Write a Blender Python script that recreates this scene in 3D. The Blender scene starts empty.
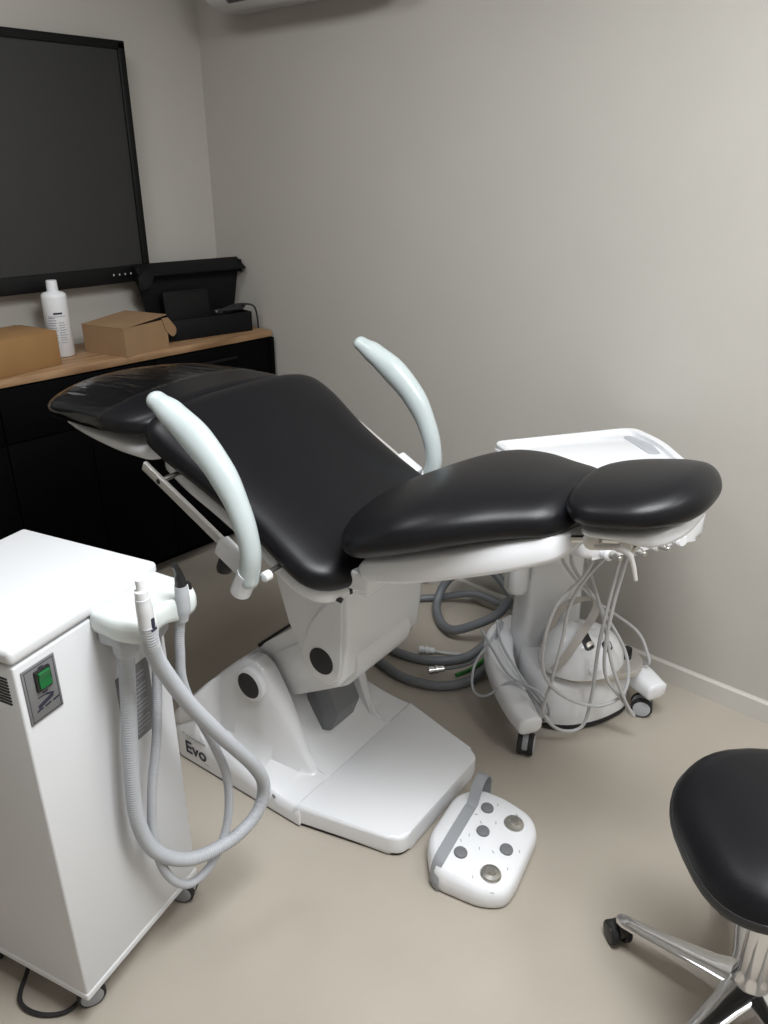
import bpy, bmesh, math, random
from mathutils import Vector, Matrix
from mathutils.bvhtree import BVHTree
random.seed(7)
PI = math.pi
S = bpy.context.scene
COL = S.collection

# ------------------------------------------------------------------ materials
def mat(name, col, rough=0.5, metal=0.0, spec=0.5, coat=0.0, bump=None, vary=None, emit=None, alpha=None, trans=0.0):
    m = bpy.data.materials.new(name); m.use_nodes = True
    nt = m.node_tree; b = nt.nodes['Principled BSDF']
    b.inputs['Base Color'].default_value = (*col, 1)
    b.inputs['Roughness'].default_value = rough
    b.inputs['Metallic'].default_value = metal
    b.inputs['Specular IOR Level'].default_value = spec
    b.inputs['Coat Weight'].default_value = coat
    b.inputs['Transmission Weight'].default_value = trans
    if alpha is not None: b.inputs['Alpha'].default_value = alpha
    if emit:
        b.inputs['Emission Color'].default_value = (*emit[0], 1); b.inputs['Emission Strength'].default_value = emit[1]
    tc = nt.nodes.new('ShaderNodeTexCoord')
    if vary:                                  # (scale, amount) mottling of the colour itself
        n = nt.nodes.new('ShaderNodeTexNoise'); n.inputs['Scale'].default_value = vary[0]; n.inputs['Detail'].default_value = 6
        nt.links.new(tc.outputs['Object'], n.inputs['Vector'])
        r = nt.nodes.new('ShaderNodeValToRGB'); k = vary[1]
        r.color_ramp.elements[0].position = .3; r.color_ramp.elements[1].position = .7
        r.color_ramp.elements[0].color = (*[c*(1-k) for c in col], 1); r.color_ramp.elements[1].color = (*[min(1, c*(1+k)) for c in col], 1)
        nt.links.new(n.outputs['Fac'], r.inputs['Fac']); nt.links.new(r.outputs['Color'], b.inputs['Base Color'])
    if bump:                                  # (scale, strength)
        n = nt.nodes.new('ShaderNodeTexNoise'); n.inputs['Scale'].default_value = bump[0]; n.inputs['Detail'].default_value = 3
        nt.links.new(tc.outputs['Object'], n.inputs['Vector'])
        bp = nt.nodes.new('ShaderNodeBump'); bp.inputs['Strength'].default_value = bump[1]; bp.inputs['Distance'].default_value = .002
        nt.links.new(n.outputs['Fac'], bp.inputs['Height']); nt.links.new(bp.outputs['Normal'], b.inputs['Normal'])
    return m

WALL   = mat('wall_paint', (.487,.466,.428), .85, spec=.2, bump=(260,.12), vary=(3,.02))
CEIL   = mat('ceiling_paint', (.75,.74,.72), .9, spec=.2)
FLOOR  = mat('linoleum', (.415,.373,.318), .42, spec=.4, bump=(90,.04), vary=(5,.035))
SKIRT  = mat('skirting_paint', (.56,.54,.50), .6)
WHITE  = mat('white_plastic', (.80,.81,.835), .22, coat=.25, vary=(6,.006))
WHITEM = mat('white_steel', (.68,.69,.71), .38, vary=(6,.006))
PALE   = mat('pale_holder_plastic', (.69,.735,.725), .3, coat=.1, vary=(6,.006))
MINT   = mat('pale_grey_green_plastic', (.52,.585,.588), .30, coat=.12, vary=(6,.01))
VINYL  = mat('black_vinyl', (.005,.005,.0068), .37, spec=.30, bump=(420,.10))
VINYL2 = mat('black_vinyl_trim', (.018,.018,.019), .5, bump=(420,.1))
BLACKP = mat('black_plastic', (.012,.012,.013), .4, vary=(8,.02))
RUBBER = mat('black_rubber', (.015,.015,.016), .7, vary=(8,.03))
DARK   = mat('dark_grille', (.022,.022,.024), .75, bump=(900,.4))
MATTE  = mat('matte_black_board', (.0014,.0014,.002), .7, spec=.06, vary=(8,.03))
CASEB  = mat('black_case', (.005,.005,.006), .65, spec=.2, bump=(300,.1))
GREYP  = mat('grey_plastic', (.30,.31,.33), .45, vary=(8,.02))
GREYB  = mat('grey_button', (.16,.165,.175), .5, vary=(8,.02))
GREYH  = mat('grey_hose', (.44,.455,.485), .45, vary=(8,.02))
GREYD  = mat('dark_grey_hose', (.165,.175,.19), .42, vary=(8,.03))
GREYL  = mat('light_grey_cable', (.50,.50,.51), .4, vary=(8,.02))
PLATE  = mat('grey_label_plate', (.17,.17,.175), .5, vary=(9,.03))
INK    = mat('print_ink', (.02,.02,.04), .6, vary=(9,.02))
INKG   = mat('grey_print', (.33,.33,.36), .6, vary=(9,.02))
INKL   = mat('pale_print', (.55,.55,.55), .6, vary=(9,.02))
GREEN  = mat('green_switch', (.004,.105,.026), .3, spec=.5, emit=((.0,.10,.02),.10), vary=(8,.03))
GREENC = mat('green_cable', (.03,.22,.04), .5, vary=(8,.02))
CHROME = mat('chrome', (.72,.72,.73), .14, metal=1, vary=(4,.01))
STEEL  = mat('brushed_steel', (.62,.61,.58), .28, metal=1, vary=(40,.04))
ALU    = mat('painted_aluminium', (.66,.65,.63), .35, metal=.35, vary=(20,.02))
TAUPE  = mat('champagne_metal', (.52,.49,.45), .35, metal=.5, vary=(20,.02))
SCREEN = mat('matte_screen', (.018,.018,.019), .38, spec=.6, bump=(900,.05))
BEZEL  = mat('screen_bezel', (.003,.003,.0035), .45, spec=.3, vary=(8,.02))
CARD1  = mat('orange_cardboard', (.30,.165,.062), .8, vary=(12,.06), bump=(120,.1))
CARD2  = mat('brown_cardboard', (.30,.185,.098), .85, vary=(12,.06), bump=(120,.1))
CARDIN = mat('cardboard_edge', (.20,.12,.065), .85, vary=(12,.06))
BOTTLE = mat('bottle_plastic', (.76,.77,.79), .35, vary=(8,.01))
TRANSL = mat('translucent_plastic', (.62,.65,.61), .35, vary=(8,.02))
LIGHTM = mat('light_diffuser', (.9,.9,.88), .6, emit=((1,.99,.97),1.0))
CLEAR  = mat('clear_film', (1,1,1), .12, spec=.5, bump=(14,.55))
def _film():                                   # thin crinkled transparent plastic
    nt = CLEAR.node_tree; b = nt.nodes['Principled BSDF']; b.inputs['Alpha'].default_value = 1
    out = [n for n in nt.nodes if n.type == 'OUTPUT_MATERIAL'][0]
    tr = nt.nodes.new('ShaderNodeBsdfTransparent'); gl = nt.nodes.new('ShaderNodeBsdfGlossy'); gl.inputs['Roughness'].default_value = .1
    gl.inputs['Color'].default_value = (.9,.9,.9,1)
    fr = nt.nodes.new('ShaderNodeFresnel'); fr.inputs['IOR'].default_value = 1.7
    mx = nt.nodes.new('ShaderNodeMixShader')
    bp = [n for n in nt.nodes if n.type == 'BUMP'][0]; bp.inputs['Distance'].default_value = .012
    nz = [n for n in nt.nodes if n.type == 'TEX_NOISE'][0]; mp = nt.nodes.new('ShaderNodeMapping'); mp.inputs['Scale'].default_value = (.5,3,1)
    tc = [n for n in nt.nodes if n.type == 'TEX_COORD'][0]
    nt.links.new(tc.outputs['Object'], mp.inputs['Vector']); nt.links.new(mp.outputs['Vector'], nz.inputs['Vector'])
    nt.links.new(bp.outputs['Normal'], gl.inputs['Normal']); nt.links.new(bp.outputs['Normal'], fr.inputs['Normal'])
    ml = nt.nodes.new('ShaderNodeMath'); ml.operation = 'MULTIPLY'; ml.inputs[1].default_value = .85; nt.links.new(fr.outputs['Fac'], ml.inputs[0]); nt.links.new(ml.outputs[0], mx.inputs['Fac']); nt.links.new(tr.outputs['BSDF'], mx.inputs[1]); nt.links.new(gl.outputs['BSDF'], mx.inputs[2])
    nt.links.new(mx.outputs['Shader'], out.inputs['Surface'])
_film()
def _wood():
    m = mat('oak_worktop', (.42,.27,.16), .5); nt = m.node_tree; b = nt.nodes['Principled BSDF']
    tc = [n for n in nt.nodes if n.type == 'TEX_COORD'][0]
    mp = nt.nodes.new('ShaderNodeMapping'); mp.inputs['Scale'].default_value = (1.5,22,10)
    nz = nt.nodes.new('ShaderNodeTexNoise'); nz.inputs['Scale'].default_value = 3; nz.inputs['Detail'].default_value = 8
    r = nt.nodes.new('ShaderNodeValToRGB'); r.color_ramp.elements[0].position = .35; r.color_ramp.elements[1].position = .65
    r.color_ramp.elements[0].color = (.23,.125,.06,1); r.color_ramp.elements[1].color = (.40,.25,.135,1)
    nt.links.new(tc.outputs['Object'], mp.inputs['Vector']); nt.links.new(mp.outputs['Vector'], nz.inputs['Vector'])
    nt.links.new(nz.outputs['Fac'], r.inputs['Fac']); nt.links.new(r.outputs['Color'], b.inputs['Base Color'])
    return m
WOOD = _wood()

# ------------------------------------------------------------------ mesh helpers
def BM(): return bmesh.new()
def obj(name, bm, m, parent=None, sharp=35, label=None, smooth=True, kind=None):
    bmesh.ops.recalc_face_normals(bm, faces=bm.faces)
    me = bpy.data.meshes.new(name); bm.to_mesh(me); bm.free()
    me.materials.append(m)
    if smooth:
        for p in me.polygons: p.use_smooth = True
        me.set_sharp_from_angle(angle=math.radians(sharp))
    o = bpy.data.objects.new(name, me); COL.objects.link(o)
    if parent: o.parent = parent
    if label: o['label'] = label
    if kind: o['kind'] = kind
    return o
def thing(name, label, cat, loc=(0,0,0), rotz=0, group=None):
    o = bpy.data.objects.new(name, None); COL.objects.link(o)
    o.empty_display_size = .1
    o.location = loc; o.rotation_euler = (0,0,rotz); o['label'] = label; o['category'] = cat
    if group: o['group'] = group
    return o
def tag(o, label, cat, group=None):
    o['label'] = label; o['category'] = cat
    if group: o['group'] = group
    return o
def struct(name, bm, m, smooth=False):
    return obj(name, bm, m, kind='structure', smooth=smooth)
def dup(o, parent=None):
    c = o.copy(); COL.objects.link(c); c.parent = parent
    for ch in list(o.children):
        dup(ch, c)
    return c

def add(bm, vs, fs, M=None):
    bv = [bm.verts.new(M @ Vector(v) if M else Vector(v)) for v in vs]
    out = []
    for f in fs:
        try: out.append(bm.faces.new([bv[i] for i in f]))
        except ValueError: pass
    return bv, out
def box(bm, c, s, bev=0.0, seg=2, M=None):
    x,y,z = c; a,b,d = s[0]/2, s[1]/2, s[2]/2
    vs = [(x+i*a,y+j*b,z+k*d) for i in (-1,1) for j in (-1,1) for k in (-1,1)]
    fs = [(0,1,3,2),(4,6,7,5),(0,4,5,1),(2,3,7,6),(0,2,6,4),(1,5,7,3)]
    bv, ff = add(bm, vs, fs, M)
    if bev > 0:
        ed = list({e for f in ff for e in f.edges})
        bmesh.ops.bevel(bm, geom=ed, offset=bev, segments=seg, affect='EDGES', profile=.5)
def prism(bm, pts, a, b, mode='xy', bev=0.0, seg=2, M=None, bevall=False):
    """polygon pts extruded from a to b. mode xy: along z; xz: along y; yz: along x"""
    f3 = {'xy': lambda p,h:(p[0],p[1],h), 'xz': lambda p,h:(p[0],h,p[1]), 'yz': lambda p,h:(h,p[0],p[1])}[mode]
    n = len(pts)
    vs = [f3(p,a) for p in pts]+[f3(p,b) for p in pts]
    fs = [tuple(range(n)), tuple(range(2*n-1,n-1,-1))]+[(i,(i+1)%n,n+(i+1)%n,n+i) for i in range(n)]
    bv, ff = add(bm, vs, fs, M)
    if bev > 0:
        if bevall: ed = list({e for f in ff for e in f.edges})
        else: ed = list({e for f in ff[:2] for e in f.edges})
        bmesh.ops.bevel(bm, geom=ed, offset=bev, segments=seg, affect='EDGES', profile=.5)
def rounded(pts, r, n=5):
    """round the corners of a polygon; r a number or a list"""
    out = []; N = len(pts)
    for i in range(N):
        p = Vector(pts[i]).to_2d(); a = Vector(pts[i-1]).to_2d(); b = Vector(pts[(i+1)%N]).to_2d()
        rr = r[i] if isinstance(r,(list,tuple)) else r
        da = (a-p); db = (b-p)
        rr_ = min(rr, da.length*.49, db.length*.49)
        if rr_ < 1e-5: out.append(tuple(p)); continue
        s = p+da.normalized()*rr_; e = p+db.normalized()*rr_
        for k in range(n+1):
            t = k/n; out.append(tuple(s*(1-t)**2+p*2*t*(1-t)+e*t*t))
    return out
def catmull(pts, per=8):
    P = [Vector(p) for p in pts]; out = []
    if len(P) == 2: return [P[0].lerp(P[1], i/per) for i in range(per+1)]
    for i in range(len(P)-1):
        p0 = P[i-1] if i > 0 else P[0]*2-P[1]
        p1, p2 = P[i], P[i+1]
        p3 = P[i+2] if i+2 < len(P) else P[-1]*2-P[-2]
        for k in range(per):
            t = k/per
            out.append(.5*((2*p1)+(p2-p0)*t+(2*p0-5*p1+4*p2-p3)*t*t+(3*p1-p0-3*p2+p3)*t*t*t))
    out.append(P[-1]); return out
def interp(tab, x):
    if x <= tab[0][0]: return tab[0][1]
    for (a,va),(b,vb) in zip(tab, tab[1:]):
        if x <= b:
            t = (x-a)/(b-a); t2 = t
            return va+(vb-va)*t2
    return tab[-1][1]
def resample(path, step):
    L = [0]
    for a,b in zip(path, path[1:]): L.append(L[-1]+(b-a).length)
    n = max(2, int(L[-1]/step)); out = []; j = 0
    for i in range(n+1):
        d = L[-1]*i/n
        while j < len(L)-2 and L[j+1] < d: j += 1
        seg = L[j+1]-L[j]
        out.append(path[j].lerp(path[j+1], (d-L[j])/seg if seg > 1e-9 else 0))
    return out, L[-1]
def tube(bm, pts, r, seg=12, per=8, rib=None, round_ends=0, up=None, smooth=True, M=None, sq=2):
    """r: number, or list of (rn, rb) / numbers per control point.  up fixes the direction of the first radius"""
    path = catmull(pts, per) if smooth else [Vector(p) for p in pts]
    if isinstance(r,(list,tuple)):
        tab = [Vector(q) if isinstance(q,(list,tuple)) else Vector((q,q)) for q in r]
        if smooth:
            rad = []
            for i in range(len(tab)-1):
                for k in range(per):
                    t = k/per; t = t*t*(3-2*t); rad.append(tab[i].lerp(tab[i+1], t))
            rad.append(tab[-1])
        else: rad = tab
    else: rad = [Vector((r,r))]*len(path)
    if rib:
        path, L = resample(path, rib[0]/4)
        rad = [Vector((r + rib[1]*(0,.5,1,.5)[i%4],)*2) for i in range(len(path))]
    n = len(path); rings = []
    T = [(path[min(i+1,n-1)]-path[max(i-1,0)]).normalized() for i in range(n)]
    ref = Vector(up) if up else (Vector((0,0,1)) if abs(T[0].z) < .9 else Vector((1,0,0)))
    N = (ref-T[0]*ref.dot(T[0])).normalized()
    vs = []; 
    ext = []
    def ring(p, N, B, rr):
        pw = lambda v: math.copysign(abs(v)**(2/sq), v)
        return [p+N*(rr[0]*pw(math.cos(2*PI*k/seg)))+B*(rr[1]*pw(math.sin(2*PI*k/seg))) for k in range(seg)]
    frames = []
    for i in range(n):
        if up: ref2 = Vector(up); N = (ref2-T[i]*ref2.dot(T[i])).normalized()
        else: N = (N-T[i]*N.dot(T[i])).normalized()
        frames.append((path[i], N.copy(), T[i].cross(N), rad[i]))
    if round_ends:
        p,Nn,B,rr = frames[0]; m = 5
        pre = [(p-T[0]*rr[1]*round_ends*math.cos(a), Nn, B, rr*math.sin(a)) for a in [PI/2*(k+.35)/m for k in range(m)]]
        p,Nn,B,rr = frames[-1]
        post = [(p+T[-1]*rr[1]*round_ends*math.cos(a), Nn, B, rr*math.sin(a)) for a in reversed([PI/2*(k+.35)/m for k in range(m)])]
        frames = pre+frames+post
    for f in frames: vs += ring(*f)
    n = len(frames)
    fs = [(i*seg+k, i*seg+(k+1)%seg, (i+1)*seg+(k+1)%seg, (i+1)*seg+k) for i in range(n-1) for k in range(seg)]
    fs += [tuple(range(seg)), tuple(range((n-1)*seg, n*seg))]
    add(bm, vs, fs, M)
def lathe(bm, prof, seg=24, M=None, sx=1, sy=1):
    vs = []; fs = []; n = len(prof)
    for (r,z) in prof:
        vs += [(r*sx*math.cos(2*PI*k/seg), r*sy*math.sin(2*PI*k/seg), z) for k in range(seg)]
    for i in range(n-1):
        fs += [(i*seg+k, i*seg+(k+1)%seg, (i+1)*seg+(k+1)%seg, (i+1)*seg+k) for k in range(seg)]
    fs += [tuple(range(seg)), tuple(range((n-1)*seg, n*seg))]
    add(bm, vs, fs, M)
def axis(p, d):
    """matrix that moves local z onto direction d at point p"""
    return Matrix.Translation(Vector(p)) @ Vector(d).to_track_quat('Z','Y').to_matrix().to_4x4()
def disc(bm, p, d, r, h, bev=.0015, seg=28):
    b = min(bev, h*.45, r*.45)
    lathe(bm, [(r,0),(r,h-b),(r-b*.3,h-b*.3),(r-b,h)], seg, axis(p,d))
def loft(bm, rings, M=None, cap=True):
    n = len(rings[0]); vs = [v for r in rings for v in r]
    fs = [(i*n+k, i*n+(k+1)%n, (i+1)*n+(k+1)%n, (i+1)*n+k) for i in range(len(rings)-1) for k in range(n)]
    if cap: fs += [tuple(range(n)), tuple(range((len(rings)-1)*n, len(rings)*n))]
    add(bm, vs, fs, M)
def pad(bm, st, rc=(.08,.08), n=3.2, seg=40, steps=46, yc=None, bulge=0.0, skew=0.0):
    """upholstered pad: st = (s, z, half_width, half_thickness) along the spine; plan corners rounded by rc"""
    C4 = catmull([Vector((a,b,c)) for a,b,c,d in st], 10); H = catmull([Vector((d,0,0)) for a,b,c,d in st], 10)
    pts = [(v.x,v.y,v.z,h.x) for v,h in zip(C4,H)]
    L = [0]
    for a,b in zip(pts,pts[1:]): L.append(L[-1]+math.hypot(b[0]-a[0], b[1]-a[1]))
    tot = L[-1]
    ts = []
    for i in range(steps+1):
        u = i/steps; u = .5-.5*math.cos(PI*u); ts.append(.6*u*tot+.4*i/steps*tot if 0 else u*tot)
    rings = []; j = 0
    for t in ts:
        j = 0
        while j < len(L)-2 and L[j+1] < t: j += 1
        k = (t-L[j])/max(1e-9, L[j+1]-L[j])
        a, b = pts[j], pts[j+1]
        s, z, hw, ht = [a[q]*(1-k)+b[q]*k for q in range(4)]
        tx, tz = b[0]-a[0], b[1]-a[1]; l = math.hypot(tx,tz); tx/=l; tz/=l
        d0, d1 = t, tot-t
        def e(d, r): 
            return 0 if d >= r else 1-math.sqrt(max(0,1-(1-d/r)**2))
        hw2 = hw - rc[0]*e(d0,rc[0]) - rc[1]*e(d1,rc[1])
        rz = ht*1.25
        sc = max(.02, (1-e(d0,rz))*(1-e(d1,rz)))
        ht2 = ht*sc
        hw2 = max(.01, hw2 - ht*.35*(1-sc))
        ring = []
        for q in range(seg):
            an = 2*PI*q/seg; c, sn = math.cos(an), math.sin(an)
            yy = hw2*math.copysign(abs(c)**(2/n), c); zz = ht2*math.copysign(abs(sn)**(2/n), sn)
            if zz > 0: zz += bulge*(1-(yy/hw2)**2)*sc
            ring.append((s - tz*zz + skew*yy, yy, z + tx*zz))
        rings.append(ring)
    loft(bm, rings)
def text(name, body, size, M, m, parent, ext=.0004, align='LEFT'):
    cu = bpy.data.curves.new(name, 'FONT'); cu.body = body; cu.size = size; cu.extrude = ext; cu.align_x = align
    cu.offset = size*.012
    tmp = bpy.data.objects.new(name+'_tmp', cu); COL.objects.link(tmp)
    bpy.context.view_layer.update()
    me = bpy.data.meshes.new_from_object(tmp)
    bpy.data.objects.remove(tmp); me.transform(M); me.materials.clear(); me.materials.append(m)
    o = bpy.data.objects.new(name, me); COL.objects.link(o); o.parent = parent
    return o
def castor(parent, p, r=.027, w=.036, yaw=0, neck=.03, hub=GREYP, wheelm=RUBBER, name='castor', forkm=BLACKP):
    """twin-wheel castor, wheel on the ground below p=(x,y); wheels > fork as sub-parts"""
    M = Matrix.Translation((p[0],p[1],0)) @ Matrix.Rotation(yaw,4,'Z')
    b = BM()
    tr = .016                                   # trail
    prism(b, rounded([(-tr-r*1.0,r*.9),(-tr-r*.75,r*1.75),(-.2*r,r*2.15),(.010,r*2.15),(.010,r*1.3),(-tr,r*.7)],.006), -w*.18, w*.18, 'xz', .002, 2, M)
    lathe(b, [(.008,r*1.5),(.008,r*2+neck)], 14, M)
    c = obj(name, b, forkm, parent)
    for s in (-1,1):
        b = BM()
        lathe(b, [(r*.55,0),(r*.9,0),(r,w*.06),(r,w*.30),(r*.92,w*.36),(r*.74,w*.37)], 26, M @ axis((-tr,s*w*.16,r), (0,s,0)))
        wo = obj('wheel', b, wheelm, c)
        b = BM(); disc(b, (0,0,0), (0,0,1), r*.80, w*.06, .001); bmesh.ops.transform(b, matrix=M @ axis((-tr,s*w*.5,r),(0,s,0)), verts=b.verts)
        obj('hub_cap', b, hub, wo, label='grey hub cap')
    return c

# ------------------------------------------------------------------ room
XW, YW, ZC = 2.137, 2.888, 2.5
X0, Y0 = -1.5, -1.6
def slab(name, lo, hi, m):
    b = BM(); box(b, [(lo[i]+hi[i])/2 for i in range(3)], [hi[i]-lo[i] for i in range(3)]); return struct(name, b, m)
slab('floor', (X0-.1,Y0-.1,-.1), (XW+.1,YW+.1,0), FLOOR)
slab('ceiling', (X0-.1,Y0-.1,ZC), (XW+.1,YW+.1,ZC+.1), CEIL)
slab('wall_right', (XW,Y0-.1,0), (XW+.1,YW+.1,ZC), WALL)
slab('wall_back', (X0-.1,YW,0), (XW,YW+.1,ZC), WALL)
slab('wall_left', (X0-.1,Y0-.1,0), (X0,YW,ZC), WALL)
slab('wall_front', (X0,Y0-.1,0), (XW,Y0,ZC), WALL)
b = BM(); prism(b, [(XW,0),(XW-.012,0),(XW-.012,.062),(XW-.007,.068),(XW,.068)], Y0, YW, 'xz'); struct('baseboard_right', b, SKIRT)
b = BM(); prism(b, [(YW,0),(YW-.012,0),(YW-.012,.062),(YW-.007,.068),(YW,.068)], X0, XW-.012, 'yz'); struct('baseboard_back', b, SKIRT)

# ceiling light and two added fill panels
def ceiling_light(x, y, sx, sy, power, label):
    t = thing('ceiling_light', label, 'light', (x,y,ZC), 0, 'flush ceiling panels')
    b = BM()
    for c,s in (((0,-sy/2,0),(sx+.04,.02,.03)),((0,sy/2,0),(sx+.04,.02,.03)),((-sx/2,0,0),(.02,sy,.03)),((sx/2,0,0),(.02,sy,.03))):
        box(b, (c[0],c[1],-.015), s, .002)
    obj('frame', b, WHITEM, t)
    b = BM(); box(b, (0,0,-.012), (sx-.02,sy-.02,.012))
    d = obj('diffuser', b, LIGHTM, t)
    la = bpy.data.lights.new('panel_light', 'AREA'); la.shape = 'RECTANGLE'; la.size = sx-.04; la.size_y = sy-.04; la.energy = power
    la.color = (.955,.98,1.0)
    lo = bpy.data.objects.new('panel_light', la); COL.objects.link(lo); lo.parent = t; lo.location = (0,0,-.022)
ceiling_light(.80,.15,.6,1.2,36,'long ceiling panel in the middle of the room')
ceiling_light(1.25,-1.05,.6,.6,10,'added square fill panel on the ceiling nearest the front wall')  # unseen fill panel, added to light the underside of the chair

ceiling_light(.75,1.95,.6,.6,5,'added square fill panel on the ceiling nearest the far wall')  # weak unseen panel, added to brighten the dark far corner

# ------------------------------------------------------------------ treatment chair (local x to the feet, y to the right wall)
chair = thing('treatment_chair', 'black upholstered reclining treatment chair with glossy white base and pale armrests', 'treatment chair', (1.2,1.15,0), math.radians(-84))
# base: plinth plate, rear hood with two cheeks
def sm(a,b,x):
    t = max(0,min(1,(x-a)/(b-a))); return t*t*(3-2*t)
FOOT = [(-.555,-.17),(-.50,-.235),(-.44,-.257),(-.03,-.257)]+rounded([(-.02,-.256),(.252,-.190),(.252,.172),(-.02,.256)],[0,.035,.035,0],5)+[(-.03,.257),(-.44,.257),(-.50,.235),(-.555,.17)]
b = BM(); prism(b, [(x*.985,y*.98) for x,y in FOOT], 0, .010); obj('rubber_skirt', b, RUBBER, chair, label='black rubber rim')
b = BM(); prism(b, rounded([(-.026,-.2565),(.254,-.190),(.254,.172),(-.026,.2565)],[0,.035,.035,0],6), .006, .060, 'xy', .010, 4)
front_plate = obj('front_plate', b, WHITE, chair)
b = BM()
rings = []
ztab = [(-.555,.035),(-.53,.07),(-.50,.108),(-.45,.162),(-.40,.217),(-.35,.267),(-.31,.305),(-.28,.333),(-.255,.352)]
wtab = [(-.555,.17),(-.53,.205),(-.50,.235),(-.47,.249),(-.44,.257),(0,.257)]
def outer(zt, w, s):
    """half cross-section: base edge, shelf, cheek face, crest"""
    k = sm(-.375,-.340,s)
    wi = w-.058*k-.010-.045*sm(-.20,-.05,s)
    zs = min((.100-.043*sm(-.34,-.06,s))*k+(1-k)*zt*.62, zt*(.85 if s < -.12 else .97))
    return [(w,.007),(w,zs*.55),(w-.004,zs*.9),(w-.014,zs),(wi+.012*k,zs+(zt-zs)*.10),(wi+.003,zs+(zt-zs)*.3),(wi,zs+(zt-zs)*.6),(wi-.004,zs+(zt-zs)*.84),(wi-.010-.03*(1-k),zs+(zt-zs)*.96),(wi-.020-.08*(1-k),zt)]
for i in range(41):
    s = -.555+.30*i/40
    h = outer(interp(ztab,s), interp(wtab,s), s)
    rings.append([(s,-w,z) for w,z in h]+[(s,w,z) for w,z in reversed(h)])
loft(b, rings)
def cheek(sg):
    rings = []
    for i in range(49):
        s = -.27+.262*i/48
        dx = s+.213
        zr = .302+math.sqrt(max(0,.088**2-dx*dx)) if abs(dx) < .066 else None
        zl = interp([(-.27,.340),(-.245,.355),(-.213,.360),(-.187,.345),(-.165,.308),(-.14,.262),(-.085,.118),(-.070,.086),(-.055,.060),(-.008,.060)], s)
        zt = zr if zr and s < -.15 and False else zl
        h = outer(zt, .257, s)
        ring = [(s,sg*w,z) for w,z in h]+[(s,sg*.128,zt-.003),(s,sg*.122,zt-.012),(s,sg*.120,.04),(s,sg*.120,.007)]
        rings.append(ring)
    loft(b, rings)
cheek(-1); cheek(1)
prism(b, [(-.27,.011),(-.02,.011),(-.02,.060),(-.05,.064),(-.08,.080),(-.11,.118),(-.14,.165),(-.16,.20),(-.27,.22)], -.128, .128, 'xz', .002)
housing = obj('base_housing', b, WHITE, chair, sharp=50)
for sg in (-1,1):
    b = BM(); lathe(b, [(.046,-.012),(.046,.002),(.040,.006)], 32, axis((-.213,sg*.1925,.302),(0,sg,0))); bosso = obj('boss_ring', b, WHITE, housing)
    b = BM(); disc(b, (-.213,sg*.1975,.302), (0,sg,0), .036, .003); obj('boss_cover', b, DARK, housing, label='round black cover')
b = BM(); disc(b, (-.09,-.2565,.055), (0,-1,0), .006, .0015); obj('screw_cap', b, GREYP, housing)
# lettering on the near flank of the base
MT = Matrix.Translation((-.418,-.2585,.034)) @ Matrix.Rotation(PI/2,4,'X')
text('lettering', 'Evo', .056, MT, INK, housing)
for c,q in (((-.419,-.2578,.094),(.012,.0012,.008)),((-.3705,-.2578,.092),(.075,.0012,.008)),((-.335,-.2578,.026),(.02,.0012,.004))):
    b = BM(); box(b, c, q); obj('print_line', b, INKL, housing)
# lifting arm between the cheeks
b = BM()
prism(b, rounded([(-.255,.358),(-.272,.29),(-.225,.225),(-.15,.245),(.05,.365),(.075,.43),(.03,.51),(-.06,.515)],.035,6), -.108, .108, 'xz', .007, 3)
lift = obj('lifting_arm', b, WHITE, chair)
b = BM()
prism(b, rounded([(-.215,.345),(-.18,.275),(-.07,.335),(-.075,.45)],.02), -.111, .111, 'xz', .002); obj('arm_cover', b, WHITE, lift)
b = BM(); tube(b, [(-.262,-.105,.352),(-.262,.105,.352)], .006, 8, smooth=False); obj('gap_shade', b, RUBBER, lift)  # black strip paints the shade in the open gap behind the arm
# grey boot under the arm
b = BM(); prism(b, rounded([(-.15,.10),(-.075,.125),(-.05,.19),(-.10,.30),(-.16,.25)],.008), -.045,.045,'xz',.004); obj('pivot_boot', b, GREYB, chair, label='grey pivot boot')
# column housing under the seat
b = BM()
out = [(-.155,.70),(-.135,.60),(-.105,.50),(-.072,.425),(-.045,.385),(.0,.362),(.04,.375),(.058,.41),(.066,.50),(.074,.70)]
prism(b, out, -.150, .162, 'xz', .012, 4)
colh = obj('column_housing', b, WHITE, chair, sharp=50)
for sg in (-1,1):
    b = BM(); prism(b, rounded([(-.068,.44),(-.05,.395),(.0,.372),(.040,.392),(.052,.44),(.058,.55),(.062,.655),(.02,.60),(-.03,.535)],.02), sg*.151-.005, sg*.151+.005,'xz',.005,3)
    obj('raised_flank', b, WHITE, colh)
for sg in (-1,1):
    b = BM(); disc(b, (-.004,sg*.1545,.437), (0,sg,0), .035, .004); obj('pivot_cover', b, DARK, colh, label='round black cover')
# seat frame block between seat and leg section
b = BM(); box(b, (.11,-.02,.705), (.10,.34,.045), .008, 3); box(b, (.03,0,.66), (.17,.26,.06), .01, 3); obj('seat_frame', b, WHITE, chair)
b = BM(); tube(b, [(.05,-.20,.69),(.075,-.205,.665),(.10,-.20,.655)], .006, 8); tube(b, [(.10,-.17,.72),(.10,-.17,.66)], .004,8); obj('release_lever', b, BLACKP, chair)
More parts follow.
